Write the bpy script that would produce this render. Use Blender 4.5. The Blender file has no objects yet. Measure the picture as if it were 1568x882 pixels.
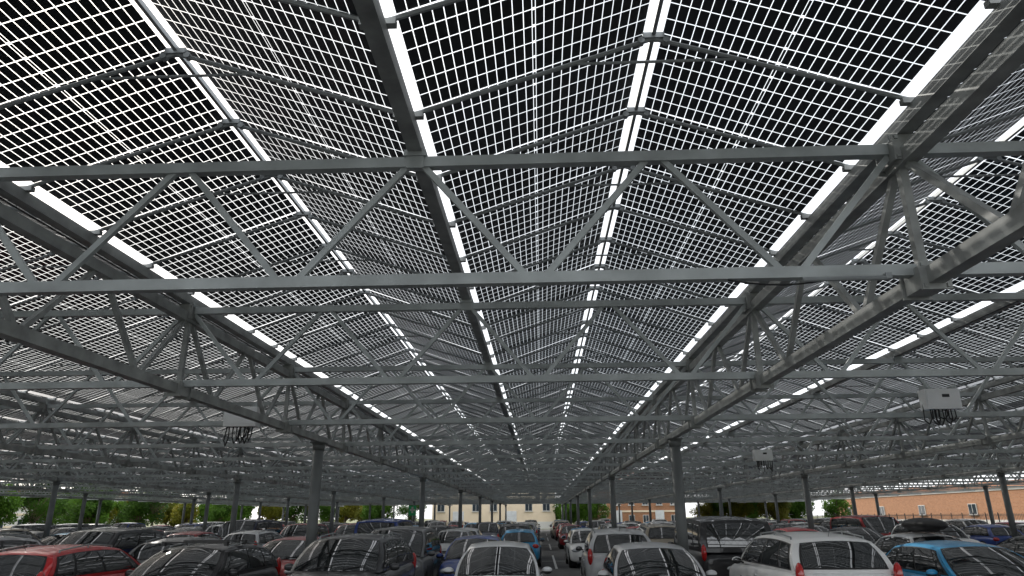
import bpy, bmesh, math, random
from mathutils import Vector, Matrix
random.seed(7)
D = bpy.data
scene = bpy.context.scene
col = scene.collection

# ------------------------------------------------------------------ materials
def new_mat(name):
    m = D.materials.new(name); m.use_nodes = True
    nt = m.node_tree
    return m, nt, nt.nodes['Principled BSDF']

def mat(name, c, rough=0.5, metal=0.0, var=0.15, scale=3.0, coat=0.0, ior=1.5, bump=0.0, c2=None, detail=6):
    m, nt, b = new_mat(name)
    b.inputs['Roughness'].default_value = rough
    b.inputs['Metallic'].default_value = metal
    b.inputs['Coat Weight'].default_value = coat
    b.inputs['Coat Roughness'].default_value = 0.03
    b.inputs['IOR'].default_value = ior
    tc = nt.nodes.new('ShaderNodeTexCoord')
    nz = nt.nodes.new('ShaderNodeTexNoise'); nz.inputs['Scale'].default_value = scale
    nz.inputs['Detail'].default_value = detail
    nt.links.new(tc.outputs['Object'], nz.inputs['Vector'])
    rp = nt.nodes.new('ShaderNodeValToRGB')
    a = c2 if c2 else [x*(1-var) for x in c]
    bb = c if c2 else [min(1, x*(1+var)) for x in c]
    rp.color_ramp.elements[0].position = 0.3; rp.color_ramp.elements[1].position = 0.7
    rp.color_ramp.elements[0].color = (*a, 1); rp.color_ramp.elements[1].color = (*bb, 1)
    nt.links.new(nz.outputs['Fac'], rp.inputs['Fac'])
    nt.links.new(rp.outputs['Color'], b.inputs['Base Color'])
    if bump > 0:
        bp = nt.nodes.new('ShaderNodeBump'); bp.inputs['Strength'].default_value = bump
        bp.inputs['Distance'].default_value = 0.01
        nt.links.new(nz.outputs['Fac'], bp.inputs['Height'])
        nt.links.new(bp.outputs['Normal'], b.inputs['Normal'])
    return m

M_steel = mat('galvanised_steel', (0.40, 0.43, 0.43), 0.5, 0.15, 0.22, 2.5)
M_steel_d = mat('weathered_steel', (0.31, 0.322, 0.315), 0.55, 0.15, 0.3, 4)
M_alu = mat('aluminium_rail', (0.30, 0.32, 0.325), 0.45, 0.3, 0.12, 4)
M_col = mat('painted_column', (0.14, 0.15, 0.15), 0.5, 0.1, 0.2, 1.5)
M_asph = mat('asphalt', (0.085, 0.085, 0.086), 0.85, 0, 0.3, 1.2, bump=0.3)
M_line = mat('road_paint', (0.7, 0.7, 0.68), 0.7, 0, 0.15, 9)
M_box = mat('inverter_casing', (0.85, 0.86, 0.86), 0.45, 0, 0.04, 3)
M_blackp = mat('black_plastic', (0.02, 0.02, 0.021), 0.45, 0, 0.2, 5)
M_rubber = mat('tyre_rubber', (0.025, 0.025, 0.025), 0.8, 0, 0.2, 8)
M_rim = mat('alloy_rim', (0.5, 0.5, 0.52), 0.3, 0.8, 0.08, 5)
M_glass = mat('car_glass', (0.010, 0.012, 0.013), 0.01, 0, 0.1, 1, ior=2.2)
M_lamp = mat('headlamp', (0.55, 0.58, 0.6), 0.08, 0.3, 0.2, 12, coat=1)
M_tail = mat('tail_lamp', (0.5, 0.01, 0.01), 0.12, 0, 0.2, 12, coat=1)
M_plate = mat('number_plate', (0.75, 0.75, 0.72), 0.4, 0, 0.03, 5)

# paint that follows object colour
M_paint, nt, b = new_mat('car_paint')
oi = nt.nodes.new('ShaderNodeObjectInfo')
tc = nt.nodes.new('ShaderNodeTexCoord')
nz = nt.nodes.new('ShaderNodeTexNoise'); nz.inputs['Scale'].default_value = 2.5; nz.inputs['Detail'].default_value = 8
nt.links.new(tc.outputs['Object'], nz.inputs['Vector'])
mr = nt.nodes.new('ShaderNodeMapRange'); mr.inputs[3].default_value = 0.88; mr.inputs[4].default_value = 1.1
nt.links.new(nz.outputs['Fac'], mr.inputs[0])
vm = nt.nodes.new('ShaderNodeVectorMath'); vm.operation = 'SCALE'
nt.links.new(oi.outputs['Color'], vm.inputs[0]); nt.links.new(mr.outputs[0], vm.inputs['Scale'])
nt.links.new(vm.outputs[0], b.inputs['Base Color'])
b.inputs['Metallic'].default_value = 0.05
mr2 = nt.nodes.new('ShaderNodeMapRange'); mr2.inputs[3].default_value = 0.35; mr2.inputs[4].default_value = 0.55
nt.links.new(nz.outputs['Fac'], mr2.inputs[0]); nt.links.new(mr2.outputs[0], b.inputs['Roughness'])
b.inputs['Coat Weight'].default_value = 0.7; b.inputs['Coat Roughness'].default_value = 0.03

# bifacial solar module: opaque cells, clear glass between
M_pv, nt, b = new_mat('bifacial_solar_glass')
out = nt.nodes['Material Output']
uv = nt.nodes.new('ShaderNodeUVMap'); uv.uv_map = 'UVMap'
sep = nt.nodes.new('ShaderNodeSeparateXYZ'); nt.links.new(uv.outputs['UV'], sep.inputs[0])
def mth(op, a, bv=None, c=None):
    n = nt.nodes.new('ShaderNodeMath'); n.operation = op
    for i, v in enumerate((a, bv, c)):
        if v is None: continue
        if isinstance(v, (int, float)): n.inputs[i].default_value = v
        else: nt.links.new(v, n.inputs[i])
    return n.outputs[0]
U, V = sep.outputs[0], sep.outputs[1]
def cellmask(x, n, half):
    f = mth('FRACT', mth('MULTIPLY', x, n))
    return mth('LESS_THAN', mth('ABSOLUTE', mth('SUBTRACT', f, 0.5)), half)
cu = cellmask(U, 24.0, 0.5-0.040)
cv = cellmask(V, 6.0, 0.5-0.025)
dc = mth('ABSOLUTE', mth('SUBTRACT', U, 0.5))
cells = mth('MULTIPLY', mth('MULTIPLY', cu, cv), mth('GREATER_THAN', dc, 0.0082))
centre = mth('LESS_THAN', dc, 0.0056)
dash = mth('MULTIPLY', centre, cellmask(V, 6.0, 0.42))
opq = mth('MAXIMUM', cells, dash)
at = nt.nodes.new('ShaderNodeAttribute'); at.attribute_name = 'modrand'
mx = nt.nodes.new('ShaderNodeMix'); mx.data_type = 'RGBA'
mx.inputs[6].default_value = (0.009, 0.011, 0.014, 1); mx.inputs[7].default_value = (0.028, 0.032, 0.041, 1)
nt.links.new(at.outputs['Fac'], mx.inputs[0])
nt.links.new(mx.outputs[2], b.inputs['Base Color'])
b.inputs['Roughness'].default_value = 0.4
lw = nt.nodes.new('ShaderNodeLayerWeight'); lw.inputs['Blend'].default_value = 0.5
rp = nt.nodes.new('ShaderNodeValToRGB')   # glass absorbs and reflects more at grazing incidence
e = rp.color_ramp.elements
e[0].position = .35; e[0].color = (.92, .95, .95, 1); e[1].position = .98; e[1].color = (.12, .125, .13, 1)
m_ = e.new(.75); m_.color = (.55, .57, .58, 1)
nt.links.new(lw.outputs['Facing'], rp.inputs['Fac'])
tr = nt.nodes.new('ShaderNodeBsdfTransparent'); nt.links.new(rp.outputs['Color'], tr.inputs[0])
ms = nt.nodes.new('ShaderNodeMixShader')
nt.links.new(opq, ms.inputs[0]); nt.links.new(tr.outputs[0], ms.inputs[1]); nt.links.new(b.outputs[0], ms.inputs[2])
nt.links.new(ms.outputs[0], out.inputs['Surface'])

# ------------------------------------------------------------------ helpers
class MB:
    def __init__(s): s.v = []; s.f = []; s.m = []
    def beam(s, p1, p2, w, h=None, mi=0, up=(0, 0, 1)):
        h = h or w
        p1 = Vector(p1); p2 = Vector(p2); d = (p2-p1).normalized()
        upv = Vector(up)
        if abs(d.dot(upv)) > 0.98: upv = Vector((0, 1, 0))
        a = d.cross(upv).normalized(); c = a.cross(d).normalized()
        n = len(s.v)
        for p in (p1, p2):
            for sa, sc in ((-1, -1), (1, -1), (1, 1), (-1, 1)):
                s.v.append(tuple(p + a*sa*w/2 + c*sc*h/2))
        for q in ((0, 1, 2, 3), (7, 6, 5, 4), (0, 4, 5, 1), (1, 5, 6, 2), (2, 6, 7, 3), (3, 7, 4, 0)):
            s.f.append(tuple(n+i for i in q)); s.m.append(mi)
    def box(s, c, size, mi=0):
        x, y, z = c; sx, sy, sz = size
        s.beam((x, y-sy/2, z), (x, y+sy/2, z), sx, sz, mi)
    def tube(s, p1, p2, r, k=6, mi=0, r2=None):
        r2 = r if r2 is None else r2
        p1 = Vector(p1); p2 = Vector(p2); d = (p2-p1).normalized()
        upv = Vector((0, 0, 1)) if abs(d.z) < 0.95 else Vector((0, 1, 0))
        a = d.cross(upv).normalized(); c = a.cross(d).normalized()
        n = len(s.v)
        for p, rr in ((p1, r), (p2, r2)):
            for i in range(k):
                t = 2*math.pi*i/k
                s.v.append(tuple(p + a*rr*math.cos(t) + c*rr*math.sin(t)))
        for i in range(k):
            j = (i+1) % k
            s.f.append((n+i, n+j, n+k+j, n+k+i)); s.m.append(mi)
        s.f.append(tuple(n+i for i in reversed(range(k)))); s.m.append(mi)
        s.f.append(tuple(n+k+i for i in range(k))); s.m.append(mi)
    def quad(s, a, b_, c, d, mi=0):
        n = len(s.v); s.v += [tuple(a), tuple(b_), tuple(c), tuple(d)]
        s.f.append((n, n+1, n+2, n+3)); s.m.append(mi)
    def ellip(s, c, r, mi=0, nu=12, nv=8):
        n = len(s.v)
        for j in range(nv+1):
            ph = math.pi*j/nv
            for i in range(nu):
                t = 2*math.pi*i/nu
                s.v.append((c[0]+r[0]*math.sin(ph)*math.cos(t), c[1]+r[1]*math.sin(ph)*math.sin(t), c[2]+r[2]*math.cos(ph)))
        for j in range(nv):
            for i in range(nu):
                k = (i+1) % nu
                s.f.append((n+j*nu+i, n+(j+1)*nu+i, n+(j+1)*nu+k, n+j*nu+k)); s.m.append(mi)
    def mesh(s, name, mats, smooth=False):
        me = D.meshes.new(name); me.from_pydata(s.v, [], s.f)
        for m in mats: me.materials.append(m)
        me.polygons.foreach_set('material_index', s.m)
        if smooth: me.polygons.foreach_set('use_smooth', [True]*len(s.f))
        me.update(); return me
def obj(name, me, parent=None, loc=None):
    o = D.objects.new(name, me); col.objects.link(o)
    if parent: o.parent = parent
    if loc: o.location = loc
    return o
def empty(name, loc=(0, 0, 0)):
    e = D.objects.new(name, None); col.objects.link(e); e.location = loc; return e

# ------------------------------------------------------------------ solar canopy
H = 1.95
P = 4.305
ZV, ZR = H+3.33, H+4.09
valleys = [-1.08 + P*k for k in range(-10, 10)]
X0, X1 = valleys[0], valleys[-1]
PM = 1.165
ys = [5.08 + PM*k for k in range(-4, 93)]
Y0, Y1 = ys[0], ys[-1]
canopy = empty('solar_canopy')

pv = []; pvf = []; rnd = []; uvs = []
for k in range(len(valleys)-1):
    xa, xb = valleys[k], valleys[k+1]; xr = (xa+xb)/2
    for (xv, s) in ((xa, 1), (xb, -1)):
        e0 = (xv + s*0.125, ZV+0.03); e1 = (xr - s*0.085, ZR-0.02)
        for j in range(len(ys)-1):
            ya, yb = ys[j]+0.003, ys[j+1]-0.003
            dz = random.uniform(-0.006, 0.006); dz2 = random.uniform(-0.006, 0.006)
            n = len(pv)
            pv += [(e0[0], ya, e0[1]+dz), (e1[0], ya, e1[1]+dz2), (e1[0], yb, e1[1]+dz2), (e0[0], yb, e0[1]+dz)]
            uvs4 = [(0, 0), (1, 0), (1, 1), (0, 1)]
            if s == 1:
                pvf.append((n, n+1, n+2, n+3)); uvs += uvs4
            else:
                pvf.append((n+3, n+2, n+1, n)); uvs += uvs4[::-1]
            rnd += [random.random()]*4
me = D.meshes.new('solar_panels'); me.from_pydata(pv, [], pvf)
ul = me.uv_layers.new(name='UVMap'); ul.data.foreach_set('uv', [c for t in uvs for c in t])
ca = me.attributes.new('modrand', 'FLOAT', 'POINT'); ca.data.foreach_set('value', rnd)
me.materials.append(M_pv); obj('solar_panels', me, canopy)

raf = MB()
for k in range(len(valleys)-1):
    xa, xb = valleys[k], valleys[k+1]; xr = (xa+xb)/2
    for j, y in enumerate(ys):
        raf.tube((xa, y, ZV-0.035), (xr, y, ZR-0.075), 0.02)
        raf.tube((xb, y, ZV-0.035), (xr, y, ZR-0.075), 0.02)
        raf.box((xr, y, ZR-0.06), (0.19, 0.07, 0.055))
        for q in (-1, 1): raf.tube((xr+q*.11, y-.03, ZR-0.105), (xr+q*.11, y+.03, ZR-0.105), 0.032, 8)
        if j % 2 == 0:
            w = 0.68; zz = ZR-0.09-(ZR-ZV-0.04)*w/(P/2)
            raf.tube((xr-w, y, zz), (xr+w, y, zz), 0.013)
    raf.beam((xr, Y0, ZR-0.035), (xr, Y1, ZR-0.035), 0.035, 0.05)
obj('rafters', raf.mesh('rafters', [M_alu]), canopy)

vb = MB()
for k, x in enumerate(valleys):
    vb.beam((x, Y0, ZV-0.12), (x, Y1, ZV-0.12), 0.13, 0.13)
    for y in ys:
        vb.box((x, y, ZV-0.035), (0.26, 0.06, 0.05))
obj('valley_beams', vb.mesh('valley_beams', [M_steel_d]), canopy)

# cross trusses
TY = [5.5 + 4.45*k for k in range(-1, 24)]
ZT, ZB = H+3.06, H+1.93
ct = MB()
for y in TY:
    ct.beam((X0, y, ZT), (X1, y, ZT), 0.09, 0.1)
    ct.beam((X0, y, ZB), (X1, y, ZB), 0.09, 0.1)
    n = int(round((X1-X0)/(P/2)))
    for i in range(n):
        xt = X0 + i*P/2; xm = xt+P/4
        g = 0.075
        ct.beam((xt+g, y, ZT-0.03), (xm-g*1.2, y, ZB+0.03), 0.045, 0.055)
        ct.beam((xm+g*1.2, y, ZB+0.03), (xt+P/2-g, y, ZT-0.03), 0.045, 0.055)
    for x in valleys:
        ct.box((x, y, ZT+0.075), (0.2, 0.16, 0.06))
        ct.box((x, y-0.055, ZT+0.03), (0.16, 0.012, 0.2))
obj('cross_trusses', ct.mesh('cross_trusses', [M_steel]), canopy)

# longitudinal trusses on every second valley
lx = [-5.385 + 2*P*k for k in range(-4, 5)]
lt = MB()
for x in lx:
    zt, zb = ZT-0.12, ZB-0.09
    lt.beam((x, Y0, zt), (x, Y1, zt), 0.13, 0.14)
    lt.beam((x, Y0, zb), (x, Y1, zb), 0.13, 0.14)
    for y in TY:
        lt.beam((x, y, zb), (x, y, zt), 0.07)
        for q in range(2):
            ya = y + q*4.45/2
            ym = ya + 4.45/4
            if ya+2.3 < Y1:
                lt.beam((x, ya+0.06, zt), (x, ym, zb), 0.06)
                lt.beam((x, ym, zb), (x, ya+4.45/2-0.06, zt), 0.06)
        for z in (zt+0.08, zb):
            lt.box((x, y, z), (0.2, 0.26, 0.19))
            for sy in (-1, 1):
                lt.box((x+0.0, y+sy*0.15, z), (0.24, 0.02, 0.24))
                for bx in (-.09, .09):
                    for bz in (-.09, .09): lt.box((x+bx, y+sy*0.165, z+bz), (.03, .02, .03))
obj('longitudinal_trusses', lt.mesh('longitudinal_trusses', [M_steel_d]), canopy)

cl = MB()
cy = [16.8 + 15.45*k for k in range(-1, 7)]
for x in lx:
    for y in cy:
        cl.tube((x, y, 0.02), (x, y, ZB-0.2), 0.125, 16)
        cl.box((x, y, 0.03), (0.5, 0.5, 0.03)); cl.box((x, y, ZB-0.18), (0.34, 0.34, 0.03))
        cl.tube((x, y, ZB-0.36), (x, y, ZB-0.2), 0.135, 16, 0, .16)
obj('columns', cl.mesh('columns', [M_col], True), canopy)

cd = MB()
cd.tube((2.2, 5.44, ZB-0.075), (2.9, 5.44, ZB-0.075), 0.022, 8, 1)
cd.box((2.9, 5.44, ZB-0.06), (0.05, 0.05, 0.05), 1)
for k in range(0, 20, 3):
    x = valleys[k]
    cd.tube((x-0.08, Y0, ZV-0.2), (x-0.08, Y1, ZV-0.2), 0.012, 5, 0)
prev = None
for i in range(9):
    t = i/8; p = (1.6+0.9*t, 5.47, ZB-0.06-0.05*math.sin(math.pi*t))
    if prev: cd.tube(prev, p, 0.008, 5, 0)
    prev = p
obj('conduits', cd.mesh('conduits', [M_blackp, M_alu]), canopy)

def inverter(x, y, z, s=1.0):
    mb = MB()
    mb.box((0, 0, 0), (0.68*s, 0.26*s, 0.40*s), 0)
    mb.box((0, -0.134*s, 0.02*s), (0.62*s, 0.012, 0.34*s), 0)
    mb.box((0.05*s, -0.144*s, 0.06*s), (0.14*s, 0.01, 0.06*s), 1)
    mb.box((-0.3*s, 0, 0.24*s), (0.04, 0.2, 0.1), 2); mb.box((0.3*s, 0, 0.24*s), (0.04, 0.2, 0.1), 2)
    for i in range(7):
        xx = -0.24*s + 0.08*s*i; dr = random.uniform(0.16, 0.42)*s; xe = xx + random.uniform(-0.15, 0.15)
        pts = [(xx, -0.02, -0.2*s), (xx, -0.03, -0.2*s-dr*0.6), ((xx+xe)/2, -0.02, -0.2*s-dr), (xe, 0.02, -0.2*s-dr*0.7), (xe+0.05, 0.06, 0.05)]
        for a, c in zip(pts, pts[1:]): mb.tube(a, c, 0.013, 6, 1)
    obj('solar_inverter_box', mb.mesh('solar_inverter_box', [M_box, M_blackp, M_steel]), None, (x, y, z))
inverter(8.1, 14.15, H+2.2)
inverter(-6.2, 14.15, H+2.02)
inverter(7.2, 23.0, H+1.85, 0.85)

# ------------------------------------------------------------------ cars
def subsurf_mesh(verts, faces, lvl=1):
    me = D.meshes.new('tmp'); me.from_pydata(verts, [], faces)
    o = D.objects.new('tmp', me); col.objects.link(o)
    md = o.modifiers.new('s', 'SUBSURF'); md.levels = lvl; md.render_levels = lvl
    dg = bpy.context.evaluated_depsgraph_get(); dg.update()
    m2 = D.meshes.new_from_object(o.evaluated_get(dg))
    vs = [tuple(v.co) for v in m2.vertices]; fs = [tuple(p.vertices) for p in m2.polygons]
    D.objects.remove(o); D.meshes.remove(me); D.meshes.remove(m2)
    return vs, fs

def lerp(a, b_, t): return a+(b_-a)*t
def make_car(kind):
    p = dict(
        hatch=dict(L=4.1, W=.88, zb=.93, zr=1.48, yA=-1.12, yB=-.32, yC=1.4, yD=1.86, hood=.80, wt=.60),
        suv=dict(L=4.5, W=.93, zb=1.04, zr=1.66, yA=-1.15, yB=-.42, yC=1.68, yD=2.05, hood=.95, wt=.66, rails=1),
        sedan=dict(L=4.55, W=.90, zb=.93, zr=1.44, yA=-1.12, yB=-.3, yC=.85, yD=1.6, hood=.80, wt=.58),
        wagon=dict(L=4.65, W=.90, zb=.95, zr=1.50, yA=-1.2, yB=-.42, yC=1.75, yD=2.15, hood=.82, wt=.62, rails=1),
        mpv=dict(L=4.4, W=.91, zb=1.02, zr=1.74, yA=-1.45, yB=-.6, yC=1.85, yD=2.08, hood=.93, wt=.70),
        van=dict(L=4.9, W=.96, zb=1.12, zr=1.95, yA=-1.75, yB=-1.1, yC=2.3, yD=2.38, hood=1.0, wt=.82),
    )[kind]
    L, W, zb, zr = p['L'], p['W'], p['zb'], p['zr']; yA, yB, yC, yD = p['yA'], p['yB'], p['yC'], p['yD']
    wb = W*0.90; wt = p['wt']; hood = p['hood']; hl = L/2
    st = [(-hl, .60, hood-.28, .30), (-hl+.03, .78, hood-.16, .24), (-hl+.16, .90, hood-.05, .21), (-hl+.45, .97, hood, .2),
          ((yA-hl)/2, 1.0, lerp(hood, zb, .6)-.01, .2), (yA-.12, 1.0, zb-.03, .2), (yA+.5, 1.0, zb, .2), (0.2, 1.0, zb+.01, .2), (1.1, 1.0, zb+.02, .2),
          (min(yD-.2, hl-.55), .99, zb+.04, .2), (hl-.3, .965, zb+(.02 if kind != 'sedan' else .05), .22), (hl-.07, .90, zb-.03, .25), (hl, .80, zb-.16, .3)]
    verts = []; faces = []
    ring = None
    for (y, wf, zt, z0) in st:
        w = W*wf
        half = [(0, zt+.035), (.4*w, zt+.03), (.75*w, zt+.008), (.90*w, zt-.035), (.985*w, zt-.13), (1.0*w, lerp(z0, zt, .55)), (1.0*w, lerp(z0, zt, .3)), (.96*w, z0+.04), (.6*w, z0)]
        full = half + [(0, z0)] + [(-x, z) for x, z in reversed(half[1:])]
        verts += [(x, y, z) for x, z in full]; ring = len(full)
    for i in range(len(st)-1):
        for j in range(ring):
            k = (j+1) % ring
            faces.append((i*ring+j, i*ring+k, (i+1)*ring+k, (i+1)*ring+j))
    faces.append(tuple(reversed(range(ring)))); faces.append(tuple((len(st)-1)*ring+j for j in range(ring)))
    faces = [tuple(reversed(f)) for f in faces]
    bv, bf = subsurf_mesh(verts, faces, 2)
    mb = MB(); mb.v = list(bv); mb.f = list(bf); mb.m = [0]*len(bf)

    zs = lambda u: zr-.075-.07*(abs(2*u-.9))**2.2
    bow, bowr = .2, .12
    def side(s):
        def f(u, v):
            z0 = zb-.03
            return Vector((s*(lerp(wb, wt, v)+.045*math.sin(math.pi*v)), lerp(lerp(yA, yD, u), lerp(yB, yC, u), v), lerp(z0, zs(u), v)))
        return f
    def ws(a, v):
        q = 1-a*a
        return Vector((a*(lerp(wb, wt, v)+.045*math.sin(math.pi*v)), lerp(yA-bow*q, yB-.12*q, v)-.02*math.sin(math.pi*v)*q, lerp(zb-.03, zs(0)+.05*q, v)+.025*math.sin(math.pi*v)))
    def rs(a, v):
        q = 1-a*a
        return Vector((a*(lerp(wb, wt, v)+.045*math.sin(math.pi*v)), lerp(yD+bowr*q, yC+.08*q, v)+.02*math.sin(math.pi*v)*q, lerp(zb-.03, zs(1)+.05*q, v)+.02*math.sin(math.pi*v)))
    def roof(a, u):
        q = 1-a*a
        return Vector((a*wt, lerp(yB-.12*q, yC+.08*q, u), zs(u)+.05*q+.012*math.sin(math.pi*u)*q))
    def patch(f, a0, a1, b0, b1, n, m_, mi, off=0, cref=(0, 0.3, 0.9)):
        base = len(mb.v)
        for i in range(n+1):
            for j in range(m_+1):
                u = lerp(a0, a1, i/n); v = lerp(b0, b1, j/m_)
                pt = f(u, v)
                if off:
                    e = 1e-3
                    nn = (f(u+e, v)-f(u-e, v)).cross(f(u, v+e)-f(u, v-e)).normalized()
                    if nn.dot(pt-Vector(cref)) < 0: nn = -nn
                    pt = pt+nn*off
                mb.v.append(tuple(pt))
        for i in range(n):
            for j in range(m_):
                q = (base+i*(m_+1)+j, base+(i+1)*(m_+1)+j, base+(i+1)*(m_+1)+j+1, base+i*(m_+1)+j+1)
                a, b2, c = (Vector(mb.v[t]) for t in q[:3])
                nn = (b2-a).cross(c-a)
                if nn.dot(a-Vector(cref)) < 0: q = tuple(reversed(q))
                mb.f.append(q); mb.m.append(mi)
    for s in (-1, 1): patch(side(s), 0, 1, 0, 1, 12, 8, 0)
    patch(ws, -1, 1, 0, 1, 12, 8, 0); patch(rs, -1, 1, 0, 1, 12, 8, 0); patch(roof, -1, 1, 0, 1, 12, 12, 0)
    # trims + glass
    patch(ws, -.93, .93, .0, .975, 14, 6, 2, .005); patch(ws, -.90, .90, .05, .95, 14, 8, 1, .009)
    rv = .12 if kind != 'sedan' else .06
    patch(rs, -.86, .86, rv, .93, 12, 6, 2, .005); patch(rs, -.82, .82, rv+.04, .90, 12, 6, 1, .009)
    for s in (-1, 1):
        patch(side(s), .035, .955, .09, .90, 12, 6, 2, .005)
        for (u0, u1) in ((.06, .11), (.125, .43), (.455, .74), (.765, .93)):
            patch(side(s), u0, u1, .13, .865, 6, 6, 1, .009)
    # wipers
    for x0 in (-.45, .15):
        a = ws(x0/wb, .06)+Vector((0, -.02, .02)); c = ws((x0+.42)/wb, .16)+Vector((0, -.02, .02))
        mb.tube(a, c, .009, 5, 2)
    for s in (-1, 1):
        mb.tube((s*W*.80, yA-.12, zb-.022), (s*W*.74, -hl+.5, hood+.004), .006, 4, 2)
    for s in (-1, 1):
        mb.ellip((s*(W+.07), yA+.42, zb+.045), (.10, .05, .06), 0)
        mb.ellip((s*(W+.07), yA+.425, zb+.02), (.10, .052, .05), 2)
        mb.ellip((s*(W+.07), yA+.455, zb+.045), (.083, .025, .046), 1)
        mb.beam((s*(W-.06), yA+.42, zb-.01), (s*(W+.03), yA+.42, zb+.02), .05, .035, 2)
        # lamps
        mb.ellip((s*W*.70, -hl+.13, hood-.13), (.19, .16, .075), 3)
        if kind in ('hatch', 'sedan'):
            mb.ellip((s*W*.78, hl-.10, zb-.12), (.15, .10, .09), 4)
        else:
            mb.ellip((s*W*.86, hl-.10, zb-.04), (.07, .10, .20), 4)
        # door seams, handles
        for yy in (yA+.35, yA+1.35, yA+2.3):
            mb.box((s*(W-.001), yy, .58), (.012, .008, zb-.62), 2)
        for yy in (yA+1.15, yA+2.1):
            mb.beam((s*(W-.002), yy, zb-.17), (s*(W-.002), yy+.18, zb-.17), .03, .025, 0)
        mb.beam((s*(W-.01), -hl+1.1, .3), (s*(W-.01), hl-1.1, .3), .04, .1, 2)
        for yy in (-hl+.82, hl-.84):
            mb.tube((s*(W-.28), yy, .34), (s*(W+.004), yy, .34), .375, 24, 2)
            mb.tube((s*(W-.25), yy, .325), (s*(W+.012), yy, .325), .325, 24, 5)
            mb.tube((s*(W-.1), yy, .325), (s*(W+.016), yy, .325), .215, 20, 2)
            for q in range(5):
                t = 2*math.pi*q/5
                mb.beam((s*(W+.016), yy, .325), (s*(W+.016), yy+.21*math.cos(t), .325+.21*math.sin(t)), .012, .05, 6)
            mb.tube((s*(W+.0), yy, .325), (s*(W+.024), yy, .325), .05, 10, 6)
        if p.get('rails'):
            r0 = side(s)(.12, 1)+Vector((-s*.03, 0, .045)); r1 = side(s)(.9, 1)+Vector((-s*.03, 0, .045)); rm = side(s)(.5, 1)+Vector((-s*.03, 0, .065))
            mb.tube(r0, rm, .014, 6, 7); mb.tube(rm, r1, .014, 6, 7)
            for r_, uu in ((r0, .12), (rm, .5), (r1, .9)): mb.tube(r_, r_-Vector((0, 0, .07)), .016, 6, 7)
    # grille, bumpers intake, plates
    mb.box((0, -hl+.02, hood-.2), (W*.85, .07, .10), 2)
    mb.box((0, -hl+.03, hood-.2), (W*.8, .1, .012), 6)
    mb.box((0, -hl+.01, .36), (W*1.2, .08, .14), 2)
    mb.box((0, -hl-.03, .50), (.52, .012, .11), 8); mb.box((0, hl+.01, .62), (.52, .02, .11), 8)
    mb.ellip((0, -hl-.005, hood-.2), (.055, .03, .05), 6)
    a = roof(0, .9); mb.tube(a, a+Vector((0, .12, .13)), .005, 5, 2)
    me = mb.mesh('car_'+kind, [M_paint, M_glass, M_blackp, M_lamp, M_tail, M_rubber, M_rim, M_alu, M_plate], True)
    bm = bmesh.new(); bm.from_mesh(me)
    bmesh.ops.remove_doubles(bm, verts=bm.verts, dist=0.0004)
    for e in bm.edges:
        if len(e.link_faces) == 2 and e.calc_face_angle(0) > math.radians(48): e.smooth = False
    bm.to_mesh(me); bm.free()
    return me
cars = {k: make_car(k) for k in ('hatch', 'suv', 'sedan', 'wagon', 'mpv', 'van')}
C = dict(red=(.58, .008, .012), dred=(.34, .008, .012), black=(.012, .012, .014), dgrey=(.04, .042, .046), grey=(.15, .155, .16), silver=(.55, .56, .57),
         lsilver=(.74, .75, .76), white=(.88, .88, .87), blue=(.02, .32, .62), dblue=(.01, .05, .27), navy=(.012, .02, .06), beige=(.4, .35, .27), green=(.03, .09, .05))
def car(kind, c, x, y, rear=False, yaw=0):
    o = obj('parked_car' if kind != 'van' else 'parked_van', cars[kind], None, (x, y, 0.012))
    o.color = (*C[c], 1); o.rotation_euler = (0, 0, (math.pi if rear else 0)+math.radians(yaw))
    return o
# first row
car('wagon', 'red', -9.5, 14.6, True, 2)
k1 = car('wagon', 'black', -6.75, 14.3, False, 1)
car('suv', 'dgrey', -3.75, 14.4, False, -1)
car('hatch', 'lsilver', -.87, 14.9, False, 1)
car('hatch', 'silver', 2.05, 13.9, False, -1)
car('suv', 'white', 5.0, 14.5, True, 1)
car('hatch', 'blue', 7.75, 13.8, False, -2)
car('sedan', 'red', 10.75, 13.9, False, 0)
car('suv', 'silver', -12.6, 15.1); car('hatch', 'dgrey', 13.6, 14.4); car('hatch', 'white', -15.5, 14.5)
# second row
row2 = [(-15.5, 'suv', 'grey'), (-12.6, 'mpv', 'dgrey'), (-9.8, 'wagon', 'grey'), (-6.9, 'hatch', 'dred'), (-3.9, 'mpv', 'grey'), (-1.9+.0, 'hatch', 'dblue'),
        (2.0, 'suv', 'silver'), (4.8, 'van', 'black'), (7.7, 'hatch', 'white'), (10.5, 'hatch', 'lsilver'), (13.4, 'sedan', 'black'), (16.2, 'hatch', 'dgrey')]
for x, k, c in row2: car(k, c, x+random.uniform(-.1, .1), 20.3+random.uniform(-.3, .3), random.random() < .4, random.uniform(-1.5, 1.5))
kinds = ['hatch', 'hatch', 'suv', 'suv', 'sedan', 'wagon', 'mpv', 'hatch', 'van']
cols = ['red', 'black', 'dgrey', 'grey', 'silver', 'lsilver', 'white', 'blue', 'dblue', 'navy', 'white', 'silver', 'grey', 'dgrey', 'black', 'beige', 'dred', 'white']
for r, y in enumerate((31.5, 37.0, 48, 53.5, 65, 70.5, 82, 88)):
    for i in range(-14, 13):
        x = -.87+2.87*i
        if i == 0 and r > 0: x -= 0.3
        if random.random() < .07: continue
        k = random.choice(kinds)
        if i in (0, 1) and k == 'van': k = 'suv'
        if r > 1 and k == 'van': k = 'hatch'
        car(k, random.choice(cols), x+random.uniform(-.12, .12), y+random.uniform(-.35, .35), random.random() < .4, random.uniform(-1.5, 1.5))
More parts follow.
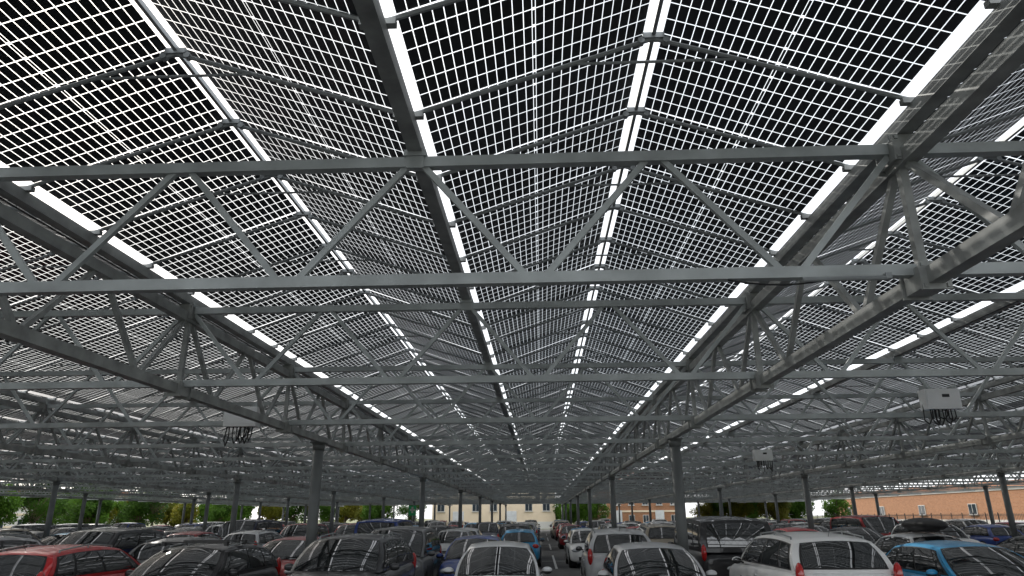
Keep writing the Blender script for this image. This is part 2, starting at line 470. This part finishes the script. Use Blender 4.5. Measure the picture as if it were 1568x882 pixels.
for y in (20.5, 14.5):
    for i in list(range(-11, -5))+list(range(6, 12)):
        x = -.87+2.87*i
        if abs(x) < 17.5: continue
        car(random.choice(kinds), random.choice(cols), x, y+random.uniform(-.3, .3), random.random() < .4, random.uniform(-1.5, 1.5))
rb = MB(); rb.ellip((0, 0, 0), (.38, 1.0, .19), 0, 16, 10)
for yy in (-.5, .5): rb.beam((-.6, yy, -.17), (.6, yy, -.17), .05, .03, 0)
rbx = obj('car_roof_box', rb.mesh('car_roof_box', [M_blackp], True), None, (10.5, 20.3, 1.68))
rb2 = MB()
for yy in (-.45, .4):
    rb2.beam((-.66, yy, 0), (.66, yy, 0), .06, .03, 0)
    for sx in (-.62, .62): rb2.box((sx, yy, -.03), (.06, .09, .08), 0)
obj('car_roof_rack', rb2.mesh('car_roof_rack', [M_blackp]), None, (-6.75, 14.4, 1.53))

# ------------------------------------------------------------------ ground
g = MB(); g.quad((-1500, -1500, 0), (1500, -1500, 0), (1500, 1500, 0), (-1500, 1500, 0))
obj('ground', g.mesh('ground', [mat('dry_grass', (.15, .16, .07), .9, 0, .3, .15, bump=.3)]))
g = MB(); g.quad((-46, -30, .004), (46, -30, .004), (46, 122, .004), (-46, 122, .004))
obj('car_park_asphalt', g.mesh('car_park_asphalt', [M_asph]))
g = MB()
for yc in (17.3, 34.2, 50.7, 67.7, 85):
    g.quad((-42, yc-.06, .008), (40, yc-.06, .008), (40, yc+.06, .008), (-42, yc+.06, .008))
    for i in range(-14, 14):
        x = -.87+2.87*i-1.43
        for (ya, yb) in ((yc-5, yc-.06), (yc+.06, yc+5)):
            g.quad((x-.05, ya, .008), (x+.05, ya, .008), (x+.05, yb, .008), (x-.05, yb, .008))
obj('parking_bay_markings', g.mesh('parking_bay_markings', [M_line]))

# ------------------------------------------------------------------ trees
def leafmat(name, c1, c2):
    m, nt, b = new_mat(name)
    at = nt.nodes.new('ShaderNodeAttribute'); at.attribute_name = 'leafr'
    rp = nt.nodes.new('ShaderNodeValToRGB')
    rp.color_ramp.elements[0].color = (*c1, 1); rp.color_ramp.elements[1].color = (*c2, 1)
    nt.links.new(at.outputs['Fac'], rp.inputs['Fac']); nt.links.new(rp.outputs['Color'], b.inputs['Base Color'])
    b.inputs['Roughness'].default_value = .7; b.inputs['Specular IOR Level'].default_value = .2
    tl = nt.nodes.new('ShaderNodeBsdfTranslucent'); nt.links.new(rp.outputs['Color'], tl.inputs[0])
    mx = nt.nodes.new('ShaderNodeMixShader'); mx.inputs[0].default_value = .4
    nt.links.new(b.outputs[0], mx.inputs[1]); nt.links.new(tl.outputs[0], mx.inputs[2])
    nt.links.new(mx.outputs[0], nt.nodes['Material Output'].inputs['Surface'])
    return m
M_bark = mat('bark', (.12, .09, .06), .9, 0, .3, 6, bump=.4)
M_leaf = [leafmat('foliage_green', (.03, .08, .01), (.11, .22, .025)), leafmat('foliage_yellowing', (.07, .10, .012), (.24, .21, .025)), leafmat('foliage_deep', (.02, .055, .01), (.07, .15, .022))]
def make_tree(seed, hgt, rad, lm):
    R = random.Random(seed); mb = MB(); lr = []
    th = hgt*.24
    mb.tube((0, 0, 0), (.05, 0, th), .2, 10, 0, .13)
    blobs = []
    for i in range(20):
        a = R.uniform(0, 6.28); rr = rad*R.uniform(.15, .85); z = R.uniform(th*1.0, hgt*.92)
        rr *= math.sin(math.pi*min(1, (z-th*.6)/(hgt-th*.6)))**.5+.1
        e = Vector((rr*math.cos(a), rr*math.sin(a), z)); mid = Vector((e.x*.4, e.y*.4, lerp(th, z, .55)))
        mb.tube((.05, 0, th-.05), mid, .09, 6, 0, .06); mb.tube(mid, e, .06, 6, 0, .02)
        blobs.append((e, rad*R.uniform(.28, .46)))
    lr = [0]*len(mb.v)
    for (c, r) in blobs:
        tone = R.uniform(0, .6)
        for _ in range(300):
            d = Vector((R.gauss(0, 1), R.gauss(0, 1), R.gauss(0, .8))).normalized()*r*R.uniform(.45, 1.08)
            p_ = c+d; s = R.uniform(.1, .21)
            a = Vector((R.gauss(0, 1), R.gauss(0, 1), R.gauss(0, 1))).normalized(); b_ = a.orthogonal().normalized()
            mb.quad(p_-a*s, p_-b_*s*.6, p_+a*s, p_+b_*s*.6, 1)
            lr += [min(1, max(0, tone+R.uniform(0, .4)))]*4
    me = mb.mesh('tree_mesh', [M_bark, lm])
    at = me.attributes.new('leafr', 'FLOAT', 'POINT'); at.data.foreach_set('value', lr)
    return me
tm = [make_tree(1, 6.5, 2.7, M_leaf[0]), make_tree(2, 5.6, 2.6, M_leaf[1]), make_tree(3, 8, 3.2, M_leaf[2]), make_tree(4, 6, 2.8, M_leaf[0])]
R = random.Random(5)
def tree(x, y, i=None, s=None):
    i = R.choice((0, 0, 1, 2, 3, 3)) if i is None else i
    o = obj('deciduous_tree', tm[i], None, (x, y, 0)); s = s or R.uniform(.7, 1.0)
    o.scale = (s, s, s*R.uniform(.9, 1.1)); o.rotation_euler = (0, 0, R.uniform(0, 6))
for i in range(36): tree(-50-R.uniform(0, 14), 42+i*2.6+R.uniform(-1, 1))
for i in range(9): tree(-46+i*2.8+R.uniform(-1, 1), 124+R.uniform(-2, 3))
for i in range(5): tree(3.6+i*1.5, 124+R.uniform(0, 4), 0, .8)
for i in range(9): tree(25+i*2.0+R.uniform(-1, 1), 106+R.uniform(0, 10), None, .85)
for x, y in ((47.5, 45), (47.5, 49), (48, 53), (42, 104)): tree(x, y, R.choice((0, 3)), .8)

# ------------------------------------------------------------------ buildings
M_brick, nt, b = new_mat('orange_brick')
tc = nt.nodes.new('ShaderNodeTexCoord'); br = nt.nodes.new('ShaderNodeTexBrick'); br.inputs['Scale'].default_value = 1.6
br.inputs['Color1'].default_value = (.36, .165, .08, 1); br.inputs['Color2'].default_value = (.27, .12, .055, 1); br.inputs['Mortar'].default_value = (.33, .22, .15, 1)
mp = nt.nodes.new('ShaderNodeMapping'); mp.inputs['Rotation'].default_value = (math.pi/2, 0, 0)
nt.links.new(tc.outputs['Object'], mp.inputs[0]); nt.links.new(mp.outputs[0], br.inputs['Vector']); nt.links.new(br.outputs['Color'], b.inputs['Base Color']); b.inputs['Roughness'].default_value = .85
M_cream = mat('cream_render', (.72, .60, .44), .85, 0, .1, .5)
M_whiteb = mat('white_render', (.62, .61, .58), .85, 0, .06, .5)
M_shut = mat('roller_shutter', (.6, .62, .63), .5, .1, .1, 2)
M_win = mat('window_glass', (.03, .04, .05), .05, 0, .2, .3)
M_roofc = mat('roof_tiles', (.4, .2, .12), .85, 0, .25, 2)
def building(name, loc, rot, W_, Dp, Hh, wallm, bandm, n, storeys, doors=True, band=1.2, wfrac=.42):
    e = empty(name, loc); e.rotation_euler = (0, 0, rot)
    w = MB(); w.box((0, Dp/2, Hh/2), (W_, Dp, Hh)); obj('walls', w.mesh('walls', [wallm]), e)
    bd = MB()
    bd.box((0, -.03, band/2), (W_+.1, .12, band))
    for s in range(1, storeys+1): bd.box((0, -.05, s*Hh/storeys-.15), (W_+.2, .16, .3))
    obj('bands', bd.mesh('bands', [bandm]), e)
    wn = MB(); pitch = W_/n
    for s in range(storeys):
        z = s*Hh/storeys+Hh/storeys*.52
        for i in range(n):
            x = -W_/2+pitch*(i+.5)
            if s == 0 and doors and i % 3 == 1:
                wn.box((x, -.06, 1.5), (pitch*.62, .16, 3.0), 1)
                for q in range(8): wn.box((x, -.145, .3+q*.36), (pitch*.6, .012, .03), 2)
            else:
                ww = pitch*wfrac
                wn.box((x, -.06, z), (ww, .10, 1.3), 2)
                wn.box((x, -.085, z), (ww-.12, .07, 1.18), 0); wn.box((x, -.125, z), (.05, .02, 1.18), 2)
                wn.box((x, -.14, z-.72), (ww+.2, .22, .08), 2)
    obj('windows_and_doors', wn.mesh('windows_and_doors', [M_win, M_shut, M_whiteb]), e)
    rf = MB(); rf.box((0, Dp/2, Hh+.12), (W_+.8, Dp+.8, .24)); rf.box((0, Dp/2, Hh+.5), (W_-.4, Dp-.4, .5)); obj('roof', rf.mesh('roof', [M_roofc]), e)
building('cream_warehouse', (-8.5, 128, 0), 0, 22, 14, 7, M_cream, M_whiteb, 7, 1)
building('brick_apartment_block', (17.5, 130, 0), 0, 15, 12, 9, M_brick, M_cream, 6, 3, True, .6)
building('long_brick_building', (54, 92, 0), -math.pi/2, 84, 14, 4.9, M_brick, M_whiteb, 7, 1, False, 1.3, .14)
building('white_house', (-78, 110, 0), math.pi/2.6, 30, 12, 6, M_whiteb, M_cream, 9, 2, False)
fe = MB()
for i in range(0, 400):
    y = 36+i*.22; fe.beam((44.5, y, 0), (44.5, y, 2.0), .025)
for z in (.25, 1.85): fe.beam((44.5, 36, z), (44.5, 124, z), .05)
for i in range(45): fe.beam((44.5, 36+i*2, 0), (44.5, 36+i*2, 2.1), .07)
obj('metal_fence', fe.mesh('metal_fence', [M_blackp]))
sg = MB(); sg.tube((0, 0, 0), (0, 0, 2.9), .035, 8, 0); sg.box((0, -.05, 2.55), (.62, .03, .8), 1); sg.box((0, -.068, 2.6), (.16, .008, .5), 2); sg.box((0, -.072, 2.6), (.42, .008, .15), 2)
obj('green_information_sign', sg.mesh('green_information_sign', [M_steel, mat('green_sign_face', (.02, .4, .14), .5), M_whiteb]), None, (-10.9, 60.5, 0))

# ------------------------------------------------------------------ world + sun
SE, AZ = math.radians(34), math.radians(42)   # sun ahead-left
w = D.worlds.new('World'); scene.world = w; w.use_nodes = True
nt = w.node_tree; bg = nt.nodes['Background']
sky = nt.nodes.new('ShaderNodeTexSky'); sky.sky_type = 'NISHITA'; sky.sun_disc = False
sky.sun_elevation = SE; sky.sun_rotation = -AZ; sky.dust_density = 3; sky.air_density = 1
tc = nt.nodes.new('ShaderNodeTexCoord'); nz = nt.nodes.new('ShaderNodeTexNoise'); nz.inputs['Scale'].default_value = 2.2; nz.inputs['Detail'].default_value = 7
nt.links.new(tc.outputs['Generated'], nz.inputs['Vector'])
rp = nt.nodes.new('ShaderNodeValToRGB')
rp.color_ramp.elements[0].position = .3; rp.color_ramp.elements[0].color = (.7, .73, .77, 1)
rp.color_ramp.elements[1].position = .7; rp.color_ramp.elements[1].color = (1, 1, 1, 1)
nt.links.new(nz.outputs['Fac'], rp.inputs['Fac'])
sc = nt.nodes.new('ShaderNodeVectorMath'); sc.operation = 'SCALE'; sc.inputs['Scale'].default_value = 17
nt.links.new(rp.outputs['Color'], sc.inputs[0])
mx = nt.nodes.new('ShaderNodeMix'); mx.data_type = 'RGBA'; mx.inputs[0].default_value = .7
nt.links.new(sky.outputs['Color'], mx.inputs[6]); nt.links.new(sc.outputs[0], mx.inputs[7])
nt.links.new(mx.outputs[2], bg.inputs['Color']); bg.inputs['Strength'].default_value = .14
sl = D.lights.new('sun', 'SUN'); sl.energy = 2.8; sl.angle = math.radians(.8); sl.color = (1, .95, .88)
so = obj('sun', sl)
d = Vector((-math.sin(AZ)*math.cos(SE), math.cos(AZ)*math.cos(SE), math.sin(SE)))
so.rotation_euler = d.to_track_quat('Z', 'Y').to_euler()

# ------------------------------------------------------------------ camera
cam = D.cameras.new('camera'); cam.lens = 24; cam.sensor_width = 36; cam.clip_start = .05; cam.clip_end = 4000
co = obj('camera', cam)
co.matrix_world = Matrix.Translation((0, 0, H)) @ Matrix.Rotation(math.radians(2.2), 4, 'Z') @ Matrix.Rotation(math.radians(90+18.57), 4, 'X') @ Matrix.Rotation(math.radians(-.4), 4, 'Z')
scene.camera = co
scene.view_settings.view_transform = 'Standard'; scene.view_settings.look = 'None'; scene.view_settings.exposure = 0
